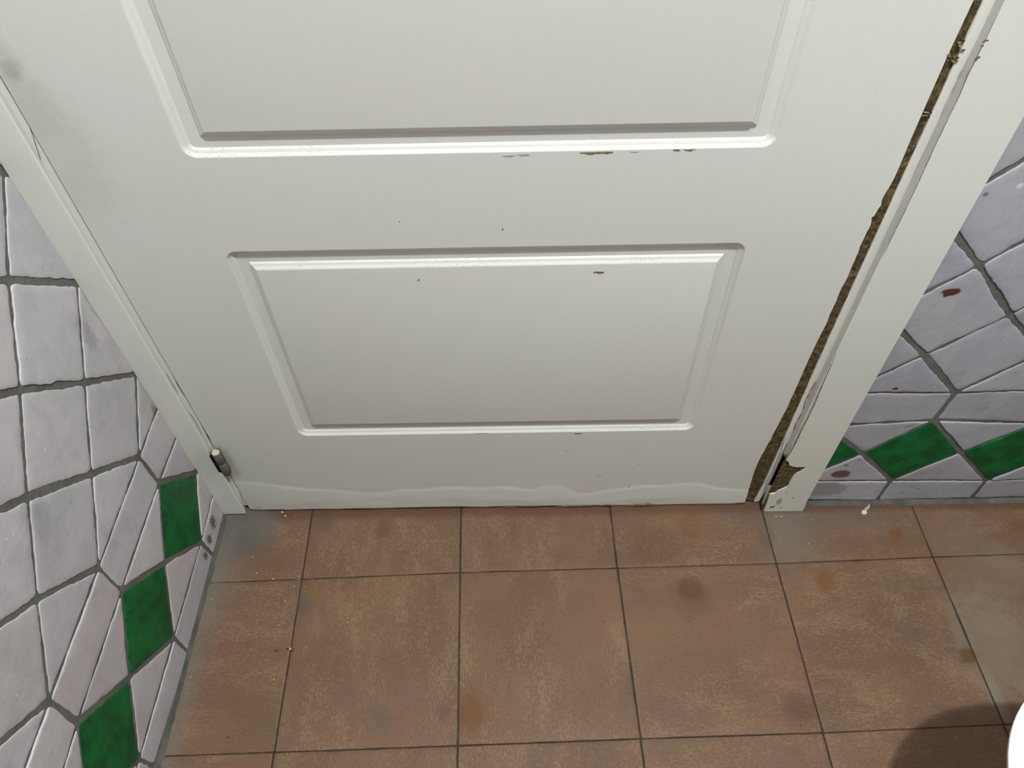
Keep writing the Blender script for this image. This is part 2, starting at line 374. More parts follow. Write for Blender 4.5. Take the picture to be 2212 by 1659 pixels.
def width(a, b):
    dx, dy = b[0] - a[0], b[1] - a[1]
    ang = math.degrees(math.atan2(dy, dx)) % 180
    j = random.uniform(-.0004, .0006)
    if ang < 12 or ang > 168: return .0023 + j
    if 78 < ang < 102: return .0034 + j
    return (.0038 if ang > 90 else .0023) + j

def tiled_wall(name, c0, u0, u1, zmax, fmap, nodes, tone, corners=None):
    bm = bmesh.new(); lay = bm.loops.layers.float_color.new('tint')
    for kind, poly in wall_polys(c0, u0, u1, zmax):
        poly = [snap(p, nodes) for p in poly]
        for ax, lim, less in ((0, u1, True), (0, u0, False), (1, zmax, True)):
            poly = clip(poly, ax, lim, less)
            if len(poly) < 3: break
        # drop doubled corners
        q = []
        for p in poly:
            if not q or math.hypot(p[0] - q[-1][0], p[1] - q[-1][1]) > .001: q.append(p)
        if len(q) > 2 and math.hypot(q[0][0] - q[-1][0], q[0][1] - q[-1][1]) < .001: q.pop()
        if len(q) < 3: continue
        w = [width(q[i], q[(i + 1) % len(q)]) for i in range(len(q))]
        v = random.uniform(.93, 1.06); h = random.uniform(-.012, .012)
        tint = ((tone[0] + h) * v, tone[1] * v, (tone[2] - h) * v)
        tile(bm, lay, q, w, fmap, tint, 1 if kind == 'g' else 0, wob=.0009 if kind == 'g' else .0014)
    me = meshof(name, bm)
    return link(name, me, None, (M_TILE, M_GREEN, M_GROUT, M_CAULK))

def add_backing(o, pts, mi):
    """flat grout bed behind the tiles (and the caulk fillet) joined into the wall's own mesh"""
    bm = bmesh.new(); bm.from_mesh(o.data)
    for quad, m in pts:
        f = bm.faces.new([bm.verts.new(p) for p in quad]); f.material_index = m
    bm.to_mesh(o.data); bm.free()

def fillet(o, a, b, nrm, up=.0085, out=.007, seg=300):
    """rough caulk line where wall meets floor, from a to b"""
    bm = bmesh.new(); bm.from_mesh(o.data)
    A, B, Nn = Vector(a), Vector(b), Vector(nrm); prev = None
    for i in range(seg + 1):
        p = A.lerp(B, i / seg); w = 1 + .35 * noise.noise(p * 40) + .2 * noise.noise(p * 150)
        ring = [bm.verts.new(p + Vector((0, 0, up * (1 + .2 * noise.noise(p * 60))))), bm.verts.new(p + Nn * .003 + Vector((0, 0, up * .55 * w))), bm.verts.new(p + Nn * out * .6 * w + Vector((0, 0, .0028 * w))), bm.verts.new(p + Nn * out * w + Vector((0, 0, -.001)))]
        if prev:
            for k in range(3):
                f = bm.faces.new((prev[k], prev[k + 1], ring[k + 1], ring[k])); f.material_index = 3; f.smooth = True
        prev = ring
    bm.to_mesh(o.data); bm.free()

XR, YB, ZC = 1.47, -1.45, 2.42     # right wall, back wall, ceiling
nodes_left = [(p.y, p.z) for p in (hit(u, v, 0, LWX) for u, v in (
    (18, 606), (165, 612), (42, 843), (182, 827), (293, 808), (58, 1074), (197, 1024), (300, 987), (79, 1294), (212, 1226), (105, 1515), (55, 1659),
    (342, 1043), (261, 1276), (166, 1560), (422, 1021), (355, 1216), (279, 1463), (434, 1170), (375, 1377), (300, 1640), (407, 1411), (331, 1656), (461, 1200)))]
nodes_right = [(p.x, p.z) for p in (hit(u, v, 1, DW) for u, v in (
    (1996, 767), (2181, 680), (2063, 849), (2116, 574), (2018, 908), (1863, 980), (2076, 977), (1925, 1038), (2131, 1038), (1893, 1081), (2098, 1077)))]

TL = (0.560, 0.520, 0.540); TR = (0.430, 0.415, 0.450); TU = (0.17, 0.165, 0.165)  # same tile: TL tinted lit, TR tinted shaded; unseen TU darkened against bounced light
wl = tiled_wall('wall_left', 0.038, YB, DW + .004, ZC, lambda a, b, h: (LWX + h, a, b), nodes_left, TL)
add_backing(wl, [(((LWX, YB, 0), (LWX, DW + .2, 0), (LWX, DW + .2, ZC), (LWX, YB, ZC)), 2)], 2)
fillet(wl, (LWX, DW - .008, 0), (LWX, YB, 0), (1, 0, 0))
wl['kind'] = 'structure'
# wall that holds the door
CX0, CX1 = 0.743, 0.8113          # casing on the right of the door
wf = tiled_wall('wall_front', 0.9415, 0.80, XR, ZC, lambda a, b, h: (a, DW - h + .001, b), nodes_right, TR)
add_backing(wf, [(((0.79, DW + .001, 0), (XR, DW + .001, 0), (XR, DW + .001, ZC), (0.79, DW + .001, ZC)), 2),
                 (((LWX, DW + .001, 2.10), (0.79, DW + .001, 2.10), (0.79, DW + .001, ZC), (LWX, DW + .001, ZC)), 2)], 2)
bmf = bmesh.new(); bmf.from_mesh(wf.data); layf = bmf.loops.layers.float_color['tint']
for kind, poly in wall_polys(0.9415, LWX, 0.80, ZC):
    for ax, lim, less in ((0, 0.80, True), (0, LWX, False), (1, ZC, True), (1, 2.115, False)):
        poly = clip(poly, ax, lim, less)
        if len(poly) < 3: break
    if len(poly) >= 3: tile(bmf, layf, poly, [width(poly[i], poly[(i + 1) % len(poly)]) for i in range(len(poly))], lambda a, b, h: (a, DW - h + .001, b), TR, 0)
bmf.to_mesh(wf.data); bmf.free()
fillet(wf, (CX1, DW, 0), (XR, DW, 0), (0, -1, 0), up=.006, out=.008)
wf['kind'] = 'structure'
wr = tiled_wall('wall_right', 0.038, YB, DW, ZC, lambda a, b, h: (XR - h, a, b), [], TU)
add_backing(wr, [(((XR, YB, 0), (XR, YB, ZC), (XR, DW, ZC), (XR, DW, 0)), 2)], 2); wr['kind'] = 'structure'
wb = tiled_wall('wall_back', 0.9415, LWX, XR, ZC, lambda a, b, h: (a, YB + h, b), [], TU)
add_backing(wb, [(((LWX, YB, 0), (LWX, YB, ZC), (XR, YB, ZC), (XR, YB, 0)), 2)], 2); wb['kind'] = 'structure'
bm = bmesh.new(); box(bm, LWX - .05, XR + .05, YB - .05, DW + .25, ZC, ZC + .06)
ce = link('ceiling', meshof('ceiling', bm), None, (M_CEIL,)); ce['kind'] = 'structure'

# ------------------------------------------------------------------ floor
YAW = 0.02413274; cy, sy = math.cos(YAW), math.sin(YAW)
fnodes = [(p.x, p.y) for p in (hit(u, v, 2, 0) for u, v in ((652, 1251), (994, 1236.5), (1333.5, 1227), (1677, 1217), (2015.5, 1203), (592, 1625), (989, 1611), (1384, 1596), (1778, 1583), (2169, 1565)))]
def gpt(i, j): return snap((.25 * (cy * i - sy * j), .25 * (sy * i + cy * j)), fnodes, .03)
bm = bmesh.new(); lay = bm.loops.layers.float_color.new('tint')
rnd = random.Random(21)
for i in range(-2, 8):
    for j in range(-7, 3):
        poly = [gpt(i, j), gpt(i + 1, j), gpt(i + 1, j + 1), gpt(i, j + 1)]
        for ax, lim, less in ((0, XR, True), (0, LWX, False), (1, DW + .2, True), (1, YB, False)):
            poly = clip(poly, ax, lim, less)
            if len(poly) < 3: break
        ti = (rnd.random(), rnd.random(), 1.0 if (i in (0, 1) or rnd.random() < .3) and i < 2 else 0.0)
        if len(poly) < 3: continue
        ws = []
        for k in range(len(poly)):
            a, b = poly[k], poly[(k + 1) % len(poly)]; horiz = abs(a[0] - b[0]) > abs(a[1] - b[1])
            ws.append((.0006 if horiz else .0010) + rnd.uniform(-.0001, .0003))
        tile(bm, lay, poly, ws, lambda a, b, h: (a, b, h), ti, 0, th=0.0, step=.012, wob=.00045, rc=.0015, bev=.0012, tilt=.00012)
f = bm.faces.new([bm.verts.new(p) for p in ((LWX, YB, -.0016), (XR, YB, -.0016), (XR, DW + .25, -.0016), (LWX, DW + .25, -.0016))]); f.material_index = 1
fo = link('floor', meshof('floor', bm), None, (M_FLOOR, M_JOINT)); fo['kind'] = 'structure'

# ------------------------------------------------------------------ door leaf
def lerp_px(pts, u):
    for (a, b) in zip(pts, pts[1:]):
        if u <= b[0]: t = max(0, (u - a[0]) / (b[0] - a[0])); return a[1] + t * (b[1] - a[1])
    return pts[-1][1]
brown_l = [(2103, 0), (2063, 86), (2046, 123), (2009, 206), (1991, 248), (1964, 309), (1943, 360), (1931, 386), (1919, 408), (1913, 417), (1906, 430), (1903, 444), (1898, 450), (1889, 466), (1883, 470), (1882.6, 477), (1880, 487), (1871, 505), (1864.5, 519), (1857, 533), (1856, 541), (1852, 550),
           (1840, 577), (1828, 605), (1819, 620), (1812, 636), (1807, 649), (1792, 680), (1785, 700), (1769, 730), (1752, 766), (1736, 801), (1722, 833), (1707, 866), (1700, 882), (1690, 900), (1680, 920), (1670, 938), (1664, 951), (1657, 962), (1652.6, 970), (1642, 990),
           (1636, 1002), (1631, 1014), (1627, 1026), (1624, 1036), (1619, 1053.6), (1617.5, 1056), (1616, 1062), (1613.5, 1069.5)]
edge_pts = [hit(u, v, 1, DW) for u, v in brown_l]                 # ragged right edge of the leaf's painted face
edge_xz = sorted([(p.z, p.x) for p in edge_pts])
def leaf_right(z):
    return leaf_right0(z) + (.0005 * noise.noise(Vector((1., 2., z * 420))) + .0004 * noise.noise(Vector((4., 2., z * 150)))) * (1 if z < .62 else .25)
def leaf_right0(z):
    if z < edge_xz[0][0]: t = z / edge_xz[0][0]; return edge_xz[0][1] * t + hit(1605, 1088, 1, DW).x * (1 - t)
    for a, b in zip(edge_xz, edge_xz[1:]):
        if z <= b[0]: t = (z - a[0]) / max(1e-6, b[0] - a[0]); return a[1] + t * (b[1] - a[1])
    return edge_xz[-1][1]
DX0 = -0.1065; DT = 2.045
wave_px = [(541, 1041), (591, 1048), (635, 1053), (694, 1058), (723, 1057), (753, 1063), (811, 1067), (841, 1063), (870, 1056), (914, 1058), (973, 1051), (1017, 1054), (1050, 1056), (1085, 1050), (1123, 1055), (1153, 1059), (1182, 1049), (1209, 1050), (1238, 1064), (1262, 1068),
           (1300, 1061), (1344, 1055), (1388, 1048), (1432, 1050), (1485, 1043), (1514, 1044), (1550, 1055), (1612, 1058)]
wave = [(p.x, p.z) for p in (hit(u, v, 1, DW) for u, v in wave_px)]
bott_px = [(541, 1103.5), (620, 1104), (680, 1101), (760, 1101), (830, 1099), (900, 1097), (1000, 1095.5), (1050, 1098), (1100, 1095.5), (1180, 1094), (1234, 1096), (1290, 1094.5), (1320, 1097), (1360, 1096), (1400, 1099), (1430, 1094), (1500, 1092), (1560, 1092), (1590, 1093), (1600, 1090), (1612, 1085)]
bott = [(p.x, max(p.z, 0) + .0026) for p in (hit(u, v, 1, DW - .0015) for u, v in bott_px)]
def tab(t, x):
    if x <= t[0][0]: return t[0][1]
    for a, b in zip(t, t[1:]):
        if x <= b[0]: return a[1] + (b[1] - a[1]) * (x - a[0]) / (b[0] - a[0])
    return t[-1][1]

def rrect(x0, x1, z0, z1, r, n=8):
    r = max(r, .0004); pts = []
    for (cx, cz, a0) in ((x1 - r, z1 - r, 0), (x0 + r, z1 - r, 90), (x0 + r, z0 + r, 180), (x1 - r, z0 + r, 270)):
        for k in range(n + 1):
            a = math.radians(a0 + 90 * k / n); pts.append((cx + r * math.cos(a), cz + r * math.sin(a)))
    return pts
PANELS = [(0.0262, 0.5995, 0.2128, 0.5635), (0.0262, 0.5985, 0.6818, 1.90)]
PR = .0135
bm = bmesh.new()
# flat part of the face above the swollen foot, with the two panel openings
ZG = 0.190
edges = []
def loop(pts):
    vs = [bm.verts.new((x, DW, z)) for x, z in pts]
    for i in range(len(vs)): edges.append(bm.edges.new((vs[i], vs[(i + 1) % len(vs)])))
    return vs
NX = 150
top = [(leaf_right(z), z) for z, x in edge_xz if z > ZG + .004]
xr_g = leaf_right(ZG)
bot_row = [(DX0 + (xr_g - DX0) * i / NX, ZG) for i in range(NX + 1)]
outer = bot_row + top + [(leaf_right(1.0), DT), (DX0, DT)]
ov = loop(outer)
for p in PANELS: loop(rrect(*p, PR))
bmesh.ops.triangle_fill(bm, use_beauty=True, use_dissolve=False, edges=edges)
for f in bm.faces:
    if f.normal.y > 0: f.normal_flip()
# swollen foot of the leaf: damp has lifted the paint film into a wavy ridge
row_prev = ov[:NX + 1]; NZ = 60
def bulge(x, z):
    zw = tab(wave, x) ; d = zw - z
    # lip that starts at the wavy line and swells toward the bottom edge
    s = max(0.0, min(1.0, (d + .003) / .008)); s = s * s * (3 - 2 * s)
    b = .0007 * s + .0018 * max(0, min(1, d / .035))
    b += .00030 * noise.noise(Vector((x * 22, z * 60, 2.))) * s + .00015 * noise.noise(Vector((x * 60, z * 90, 5.))) * s
    e = max(0, min(1, (x - DX0) / .02)); return b * (.35 + .65 * e)
for j in range(1, NZ + 1):
    row = []
    for i in range(NX + 1):
        fx = i / NX; x0 = bot_row[i][0]; zb = tab(bott, x0); t = j / NZ; z = ZG + (zb - ZG) * t
        xr = leaf_right(z); x = DX0 + (xr - DX0) * fx
        row.append(bm.verts.new((x, DW - bulge(x, z), z)))
    for i in range(NX):
        f = bm.faces.new((row_prev[i], row[i], row[i + 1], row_prev[i + 1]))
    row_prev = row
# returns: bottom, left, right, back
def strip(vs, dy):
    back = [bm.verts.new((v.co.x, DW + dy, v.co.z)) for v in vs]
    for i in range(len(vs) - 1): bm.faces.new((vs[i], back[i], back[i + 1], vs[i + 1]))
strip(row_prev, .035)
for f in bm.faces: f.smooth = True
me = meshof('door_1', bm)
door = link('door_1', me, None, (M_DOOR,)); door['kind'] = 'structure'
bm = bmesh.new(); box(bm, DX0 + .0008, .7145, DW + .006, DW + .036, .012, DT)
core = link('leaf_core', meshof('leaf_core', bm), door, (M_DOOR,))
bm = bmesh.new()
g0 = [(z, x) for z, x in edge_xz] + [(DT, leaf_right(1.0))]
g0 = [(0.008, leaf_right(.008))] + g0
pv = None
for z, x in g0:
    a, b = bm.verts.new((x, DW, z)), bm.verts.new((x - .001, DW + .006, z))
    if pv: bm.faces.new((pv[0], pv[1], b, a))
    pv = (a, b)
link('torn_paint_edge', meshof('torn_paint_edge', bm), door, (M_CHIPG,))

PROFILE = [(0, 0), (.0006, .0003), (.0018, .0014), (.0028, .0026), (.0036, .0032), (.0054, .0037), (.0064, .0044), (.0076, .0058), (.0088, .0070), (.0096, .0080), (.0190, .0080),
           (.0197, .0073), (.0209, .0054), (.0219, .0040), (.0227, .0036), (.0243, .0031), (.0252, .0024), (.0266, .0009), (.0276, .0002), (.0286, 0)]
for (x0, x1, z0, z1) in PANELS:
    bm = bmesh.new(); prev = None
    for o, d in PROFILE:
        r = PR - o if o < .0097 else (.0030 if o < .0192 else .0006)
        wz = lambda x, z: .00025 * noise.noise(Vector((x * 90, z * 90, 1.3))) if abs(x - x0) < .03 or abs(x - x1) < .03 else 0
        ring = [bm.verts.new((x + wz(x, z), DW + d, z)) for x, z in rrect(x0 + o, x1 - o, z0 + o, z1 - o, r)]
        if prev:
            n = len(ring)
            for i in range(n): bm.faces.new((prev[i], prev[(i + 1) % n], ring[(i + 1) % n], ring[i]))
        prev = ring
    bm.faces.new(prev)
    bmesh.ops.recalc_face_normals(bm, faces=bm.faces[:])
    if sum(f.normal.y * f.calc_area() for f in bm.faces) > 0:
        for f in bm.faces: f.normal_flip()
    me = meshof('raised_panel', bm); smooth(me, 40)
    link('raised_panel', me, door, (M_MOULD,))

def blot(name, ctr, w, h, mat, parent, plane, seed, lift=.0004, ax=1, down=False, n=18, jag=.28, two=True):
    """small irregular chip or flake lying on a surface; ctr in world, w x h its size"""
    bm = bmesh.new(); o = []; rr = random.Random(seed)
    for k in range(n):
        a = 2 * math.pi * k / n; r = 1 + rr.uniform(-jag, jag); x = math.cos(a) * w / 2 * r; z = math.sin(a) * h / 2 * r
        if down: z = -abs(z) * 1.2 if math.sin(a) < 0 else h * .12 * rr.random()
        o.append((x, z))
    def P(x, z, l):
        if ax == 1: return (ctr[0] + x, plane - l, ctr[2] + z)
        if ax == 0: return (plane + l, ctr[1] + x, ctr[2] + z)
        return (ctr[0] + x, ctr[1] + z, plane + l)
    ra = [bm.verts.new(P(x, z, 0)) for x, z in o]; rb = [bm.verts.new(P(x * .86, z * .86, lift * (1 + .6 * rr.random()))) for x, z in o]; c = bm.verts.new(P(0, -h * .3 if down else 0, lift))
    for i in range(n):
        bm.faces.new((ra[i], ra[(i + 1) % n], rb[(i + 1) % n], rb[i])); bm.faces.new((rb[i], rb[(i + 1) % n], c))
    bmesh.ops.recalc_face_normals(bm, faces=bm.faces[:])
    return link(name, meshof(name, bm), parent, (mat,))

for k, (u, v, w, h, m) in enumerate(((1277, 329, .020, .0042, M_CHIP), (1311, 328, .012, .0038, M_CHIP), (1101, 335, .013, .0036, M_CHIPG), (1133, 333, .014, .0030, M_CHIPG), (1370, 327, .009, .0016, M_CHIPG), (1463, 323, .008, .0030, M_CHIP), (1489, 323, .011, .0034, M_CHIP),
                                    (1295, 587, .013, .0050, M_CHIP), (1248, 936, .014, .0046, M_CHIP), (960, 937, .004, .001, M_CHIPG), (1040, 936, .02, .0010, M_CHIP))):
    p = hit(u, v, 1, DW); blot('paint_chip', p, w, h, m, door, DW + .0001, 40 + k, .00035, down=True)
for k, (u, v, w, h) in enumerate(((1143, 1093, .030, .0022), (1235, 1093, .042, .0034), (1268, 1092, .02, .003), (1311, 1091, .018, .0034), (1385, 1091, .032, .0042), (1400, 1089, .010, .005), (1100, 1095, .02, .002))):
    p = hit(u, v, 1, DW - .005); blot('paint_chip', p, w, h, M_CHIP, door, DW - .0050, 70 + k, .0005)
for k, (u, v, w, h) in enumerate(((1086, 495, .0016, .0022), (905, 604, .0016, .0018), (900, 606, .0008, .0008), (1223, 974, .007, .0012), (1261, 886, .0010, .001), (1381, 1003, .001, .003), (1358, 1051, .0014, .0040), (1571, 982, .0012, .0012), (1429, 1075, .003, .0010),
                                  (846, 788, .0010, .0010), (1165, 1082, .001, .001), (863, 479, .001, .0016), (1295, 1027, .010, .0006), (1603, 898, .001, .001), (755, 995, .001, .001), (876, 1019, .0012, .0012))):
    p = hit(u, v, 1, DW); blot('dark_scuff', p, w, h, M_CRACK if w < .006 else M_CHIPG, door, DW - (.0004 if p.z > .12 else bulge(p.x, p.z) + .0006), 90 + k, .0002, n=8)

# hinge knuckles at the foot of the leaf
LC = .1165; hx, hy = -.1045, .1185
def cyl(bm, x, y, z0, z1, r, n=28, bev=.0008):
    rings = []
    for (rr, z) in ((r - bev, z0), (r, z0 + bev), (r, z1 - bev), (r - bev, z1)):
        rings.append([bm.verts.new((x + rr * math.cos(2 * math.pi * i / n), y + rr * math.sin(2 * math.pi * i / n), z)) for i in range(n)])
    for a, b in zip(rings, rings[1:]):
        for i in range(n): f = bm.faces.new((a[i], a[(i + 1) % n], b[(i + 1) % n], b[i])); f.smooth = True
    bm.faces.new(rings[0][::-1]); bm.faces.new(rings[-1])
hinge = bpy.data.objects.new('hinge', None); COL.objects.link(hinge); hinge.parent = door
hinge['label'] = 'grey brown painted barrel hinge'
for (z0, z1, nm) in ((.158, .1845, 'upper_knuckle'), (.1285, .157, 'lower_knuckle')):
    bm = bmesh.new(); cyl(bm, hx, hy, z0, z1, .0062); link(nm, meshof(nm, bm), hinge, (M_HINGE,))
bm = bmesh.new(); cyl(bm, hx, hy, .1840, .1856, .0060, bev=.0006); link('hinge_cap', meshof('hinge_cap', bm), hinge, (M_HCAP,))
bm = bmesh.new(); cyl(bm, hx, hy, .1215, .129, .0022, 16); link('hinge_pin', meshof('hinge_pin', bm), hinge, (M_HINGE,))
bm = bmesh.new(); box(bm, -.1152, -.1100, LC - .0004, DW, .134, .178); link('hinge_recess_shade', meshof('hinge_recess_shade', bm), hinge, (M_DARK,))  # black block painting in the shade of the hinge recess
bm = bmesh.new(); box(bm, hx, hx + .004, hy + .004, DW + .004, .130, .186); link('hinge_leaf', meshof('hinge_leaf', bm), hinge, (M_HINGE,))

# ------------------------------------------------------------------ left side: architrave and jamb
bm = bmesh.new()
xe = -.1122
prof = [(LWX + .0006, DW + .03), (LWX + .0006, LC + .0010), (LWX + .0018, LC), (xe - .0035, LC), (xe - .0012, LC + .0006), (xe, LC + .0022), (-.1148, DW + .0008), (-.1148, DW + .03)]
zs = [.0048 + 2.09 * (k / 60) ** 1.6 for k in range(61)]
rows = []
for z in zs:
    row = []
    for i, (x, y) in enumerate(prof):
        j = .00035 * noise.noise(Vector((i * .7, 0, z * 28)))
        # the mortise cut for the hinge
        cut = .0042 * max(0, min(1, 1 - abs(z - .158) / .034) * 3) if i in (4, 5) and abs(z - .158) < .034 else 0
        row.append(bm.verts.new((x + (j if 0 < i < 7 else 0) - min(cut, .004), y + j, z)))
    rows.append(row)
for a, b in zip(rows, rows[1:]):
    for i in range(len(prof) - 1): f = bm.faces.new((a[i], a[i + 1], b[i + 1], b[i])); f.smooth = True
bm.faces.new(rows[0][::-1]); bm.faces.new(rows[-1])
bmesh.ops.recalc_face_normals(bm, faces=bm.faces[:])
me = meshof('trim_1', bm); smooth(me, 22)
t1 = link('trim_1', me, None, (M_CASE,)); t1['kind'] = 'structure'
bm = bmesh.new(); box(bm, -.1146, -.1079, DW + .0006, DW + .05, .016, 2.09)
lj = link('jamb', meshof('jamb', bm), t1, (M_JAMB,))

def ribbon(name, pxs, w, mat, parent, plane, lift=.0003, tap=True, seed=1):
    """open crack in a coat of paint: thin dark line following points on the plane y = plane"""
    pts = [hit(u, v, 1, plane) for u, v in pxs]; bm = bmesh.new(); rr = random.Random(seed); prev = None; n = len(pts)
    dense = []
    for a, b in zip(pts, pts[1:]):
        k = max(1, int((b - a).length / .004))
        dense += [a.lerp(b, i / k) for i in range(k)]
    dense.append(pts[-1])
    for i, p in enumerate(dense):
        t = i / max(1, len(dense) - 1); ww = (w if not callable(w) else w(t)) * rr.uniform(.75, 1.25) * (min(1, 8 * t + .25, 8 * (1 - t) + .25) if tap else 1)
        x = p.x + rr.uniform(-.00012, .00012)
        a, b = bm.verts.new((x - ww / 2, plane - lift, p.z)), bm.verts.new((x + ww / 2, plane - lift, p.z))
        if prev: bm.faces.new((prev[0], prev[1], b, a))
        prev = (a, b)
    o = link(name, meshof(name, bm), parent, (mat,)); return o
ribbon('paint_crack', [(-10, 150), (60, 260), (90, 350), (165, 480), (190, 530), (235, 607), (300, 718), (355, 800), (377, 836), (400, 880), (420, 905), (440, 945), (458, 972)], .0006, M_CRACK, t1, DW + .0006, .0003, seed=3)
ribbon('paint_crack', [(374, 812), (390, 842), (410, 868), (430, 905), (450, 945), (462, 970)], .0009, M_CRACK, t1, DW + .0006, .0004, seed=4)
ribbon('paint_crack', [(389, 832), (404, 862), (423, 892), (445, 935), (468, 970)], .0008, M_CRACK, t1, DW + .0006, .0004, seed=5)
ribbon('paint_crack', [(500, 1035), (517, 1058), (522, 1075), (530, 1094)], .0006, M_CRACK, t1, DW + .0006, .0004, seed=6)
ribbon('paint_crack', [(505, 1037), (516, 1050), (526, 1070), (533, 1090)], .0005, M_CRACK, t1, DW + .0006, .0004, seed=8)

# ------------------------------------------------------------------ right side: jamb with bare edge, broken architrave
RJ = DW
bm = bmesh.new(); prof = [(.7360, DW + .05), (.7360, RJ + .0006), (.7368, RJ), (.7472, RJ), (.7490, RJ + .001), (.7490, DW + .05)]
rows = []
for k in range(61):
    z = .005 + 2.09 * (k / 60) ** 1.5
    lean = .0035 * max(0, 1 - z / .40)       # jamb leans a little at its foot
    rows.append([bm.verts.new((x + (lean if i in (0, 1, 2) else 0) - (.004 * max(0, 1 - z / .06)) + .0003 * noise.noise(Vector((i, 3, z * 40))), y, z)) for i, (x, y) in enumerate(prof)])
for a, b in zip(rows, rows[1:]):
    for i in range(len(prof) - 1): f = bm.faces.new((a[i], a[i + 1], b[i + 1], b[i])); f.smooth = True
bm.faces.new(rows[0][::-1]); bm.faces.new(rows[-1]); bmesh.ops.recalc_face_normals(bm, faces=bm.faces[:])
me = meshof('trim_2', bm); smooth(me, 50)
t2 = link('trim_2', me, None, (M_JAMB,)); t2['kind'] = 'structure'
# bare rough board showing between leaf and jamb
bm = bmesh.new(); rows = []; NZR = 520
for k in range(NZR + 1):
    z = .006 + (k / NZR) * 1.2 if k < NZR else 2.09
    xa = leaf_right(z) - .0025; xb = .7362 + .0035 * max(0, 1 - z / .40) - (.004 * max(0, 1 - z / .06)) + .001
    row = []
    for i in range(9):
        x = xa + (xb - xa) * i / 8; q = Vector((x * 220, 0, z * 200)); q2 = Vector((x * 90, 4, z * 60))
        y = DW + .0030 + .0012 * noise.noise(q) + .0012 * noise.noise(q2) - .0010 * (i / 8)
        row.append(bm.verts.new((x, y, z)))
    rows.append(row)
for a, b in zip(rows, rows[1:]):
    for i in range(8): f = bm.faces.new((a[i], a[i + 1], b[i + 1], b[i])); f.smooth = True
ew = link('bare_wood_edge', meshof('bare_wood_edge', bm), t2, (M_WOOD,)); ew['label'] = 'rough bare brown wood where the white paint is gone'
# pale splinters standing out of the bare edge near the top
for k, (u, v, w, h) in enumerate(((2073, 96, .0045, .0035), (2079, 108, .004, .003), (2050, 118, .0025, .0025), (2062, 131, .006, .003), (2066, 124, .005, .002), (2001, 243, .0055, .0012), (1997, 249, .006, .0012))):
    p = hit(u, v, 1, DW); blot('wood_splinter', p, w, h, M_CHIP if k != 4 else M_WOOD, t2, DW + .0015, 130 + k, .0022, n=10, jag=.4)
for (u0, v0, u1, v1) in ((2072, 86, 2088, 90), (2047, 122, 2060, 136), (1996, 237, 2017, 246), (1992, 250, 2014, 256), (1851, 551, 1866, 563)):
    a, b = hit(u0, v0, 1, DW), hit(u1, v1, 1, DW); bm = bmesh.new()
    vs = [bm.verts.new(p) for p in ((a.x, DW + .0005, a.z + .0006), (b.x, DW + .0005, b.z + .0006), (b.x, DW + .0005, b.z - .0010), (a.x, DW + .0005, a.z - .0008))]; bm.faces.new(vs)
    link('wood_split', meshof('wood_split', bm), t2, (M_CRACK,))
ribbon('paint_crack', [(1762, 822), (1752, 840), (1739, 868), (1734, 888), (1726, 902), (1718, 916), (1714, 930), (1708, 942)], .0009, M_CRACK, t2, RJ, .0004, seed=11)
ribbon('paint_crack', [(1770, 812), (1757, 838), (1741, 875), (1730, 898), (1716, 930), (1703, 955), (1693, 972)], .0016, M_CHIP, t2, RJ, .0003, seed=12)
ribbon('paint_crack', [(1697, 944), (1690, 962), (1684, 980), (1676, 1000), (1667, 1020), (1657, 1038), (1650, 1058)], .0007, M_CRACK, t2, RJ, .0004, seed=13)
ribbon('paint_crack', [(1700, 957), (1690, 980), (1678, 1008), (1666, 1034), (1655, 1052), (1645, 1072)], .0007, M_CRACK, t2, RJ, .0004, seed=14)
ribbon('paint_crack', [(1830, 690), (1812, 728), (1795, 763), (1775, 805), (1760, 835)], .0005, M_CHIP, t2, RJ, .0003, seed=15)

# architrave right of the door: full board with the lower inner corner broken out
CY = .1096
inner = [(CX0, z) for z in (2.09, 1.0, .60, .40, .30, .20)]
bite_px = [(1698, 995), (1704, 998), (1705, 1005), (1713, 1008), (1722, 1009.5), (1733, 1008.7), (1745, 1011), (1733, 1016), (1722, 1023), (1714, 1030), (1711, 1035), (1706, 1042), (1704, 1048), (1700, 1053), (1688, 1058), (1681, 1062), (1676, 1066.5), (1668, 1067), (1663, 1068.5)]
bite = [(p.x, p.z) for p in (hit(u, v, 1, CY) for u, v in bite_px)]
foot_px = [(1650, 1104), (1657, 1106.5), (1669, 1107), (1690, 1105.5), (1702, 1106), (1718, 1105), (1733, 1104), (1738, 1097)]
foot = [(p.x, max(p.z, .0004)) for p in (hit(u, v, 1, CY) for u, v in foot_px)]
out_e = [(CX1 + .0008, .03), (CX1, .3), (CX1, 1.0), (CX1, 2.09)]
poly = inner + bite + foot + out_e
bm = bmesh.new()
fr = [bm.verts.new((x, CY, z)) for x, z in poly]; bk = [bm.verts.new((x + (.0030 if x < CX0 + .001 else 0), DW + .0005, z)) for x, z in poly]
tris = tessellate_polygon([[Vector((x, z, 0)) for x, z in poly]])
for t in tris: bm.faces.new([fr[i] for i in t])
n = len(poly)
for i in range(n): bm.faces.new((fr[i], fr[(i + 1) % n], bk[(i + 1) % n], bk[i]))
bmesh.ops.recalc_face_normals(bm, faces=bm.faces[:])
me = meshof('trim_3', bm); t3 = link('trim_3', me, None, (M_CASE,)); t3['kind'] = 'structure'
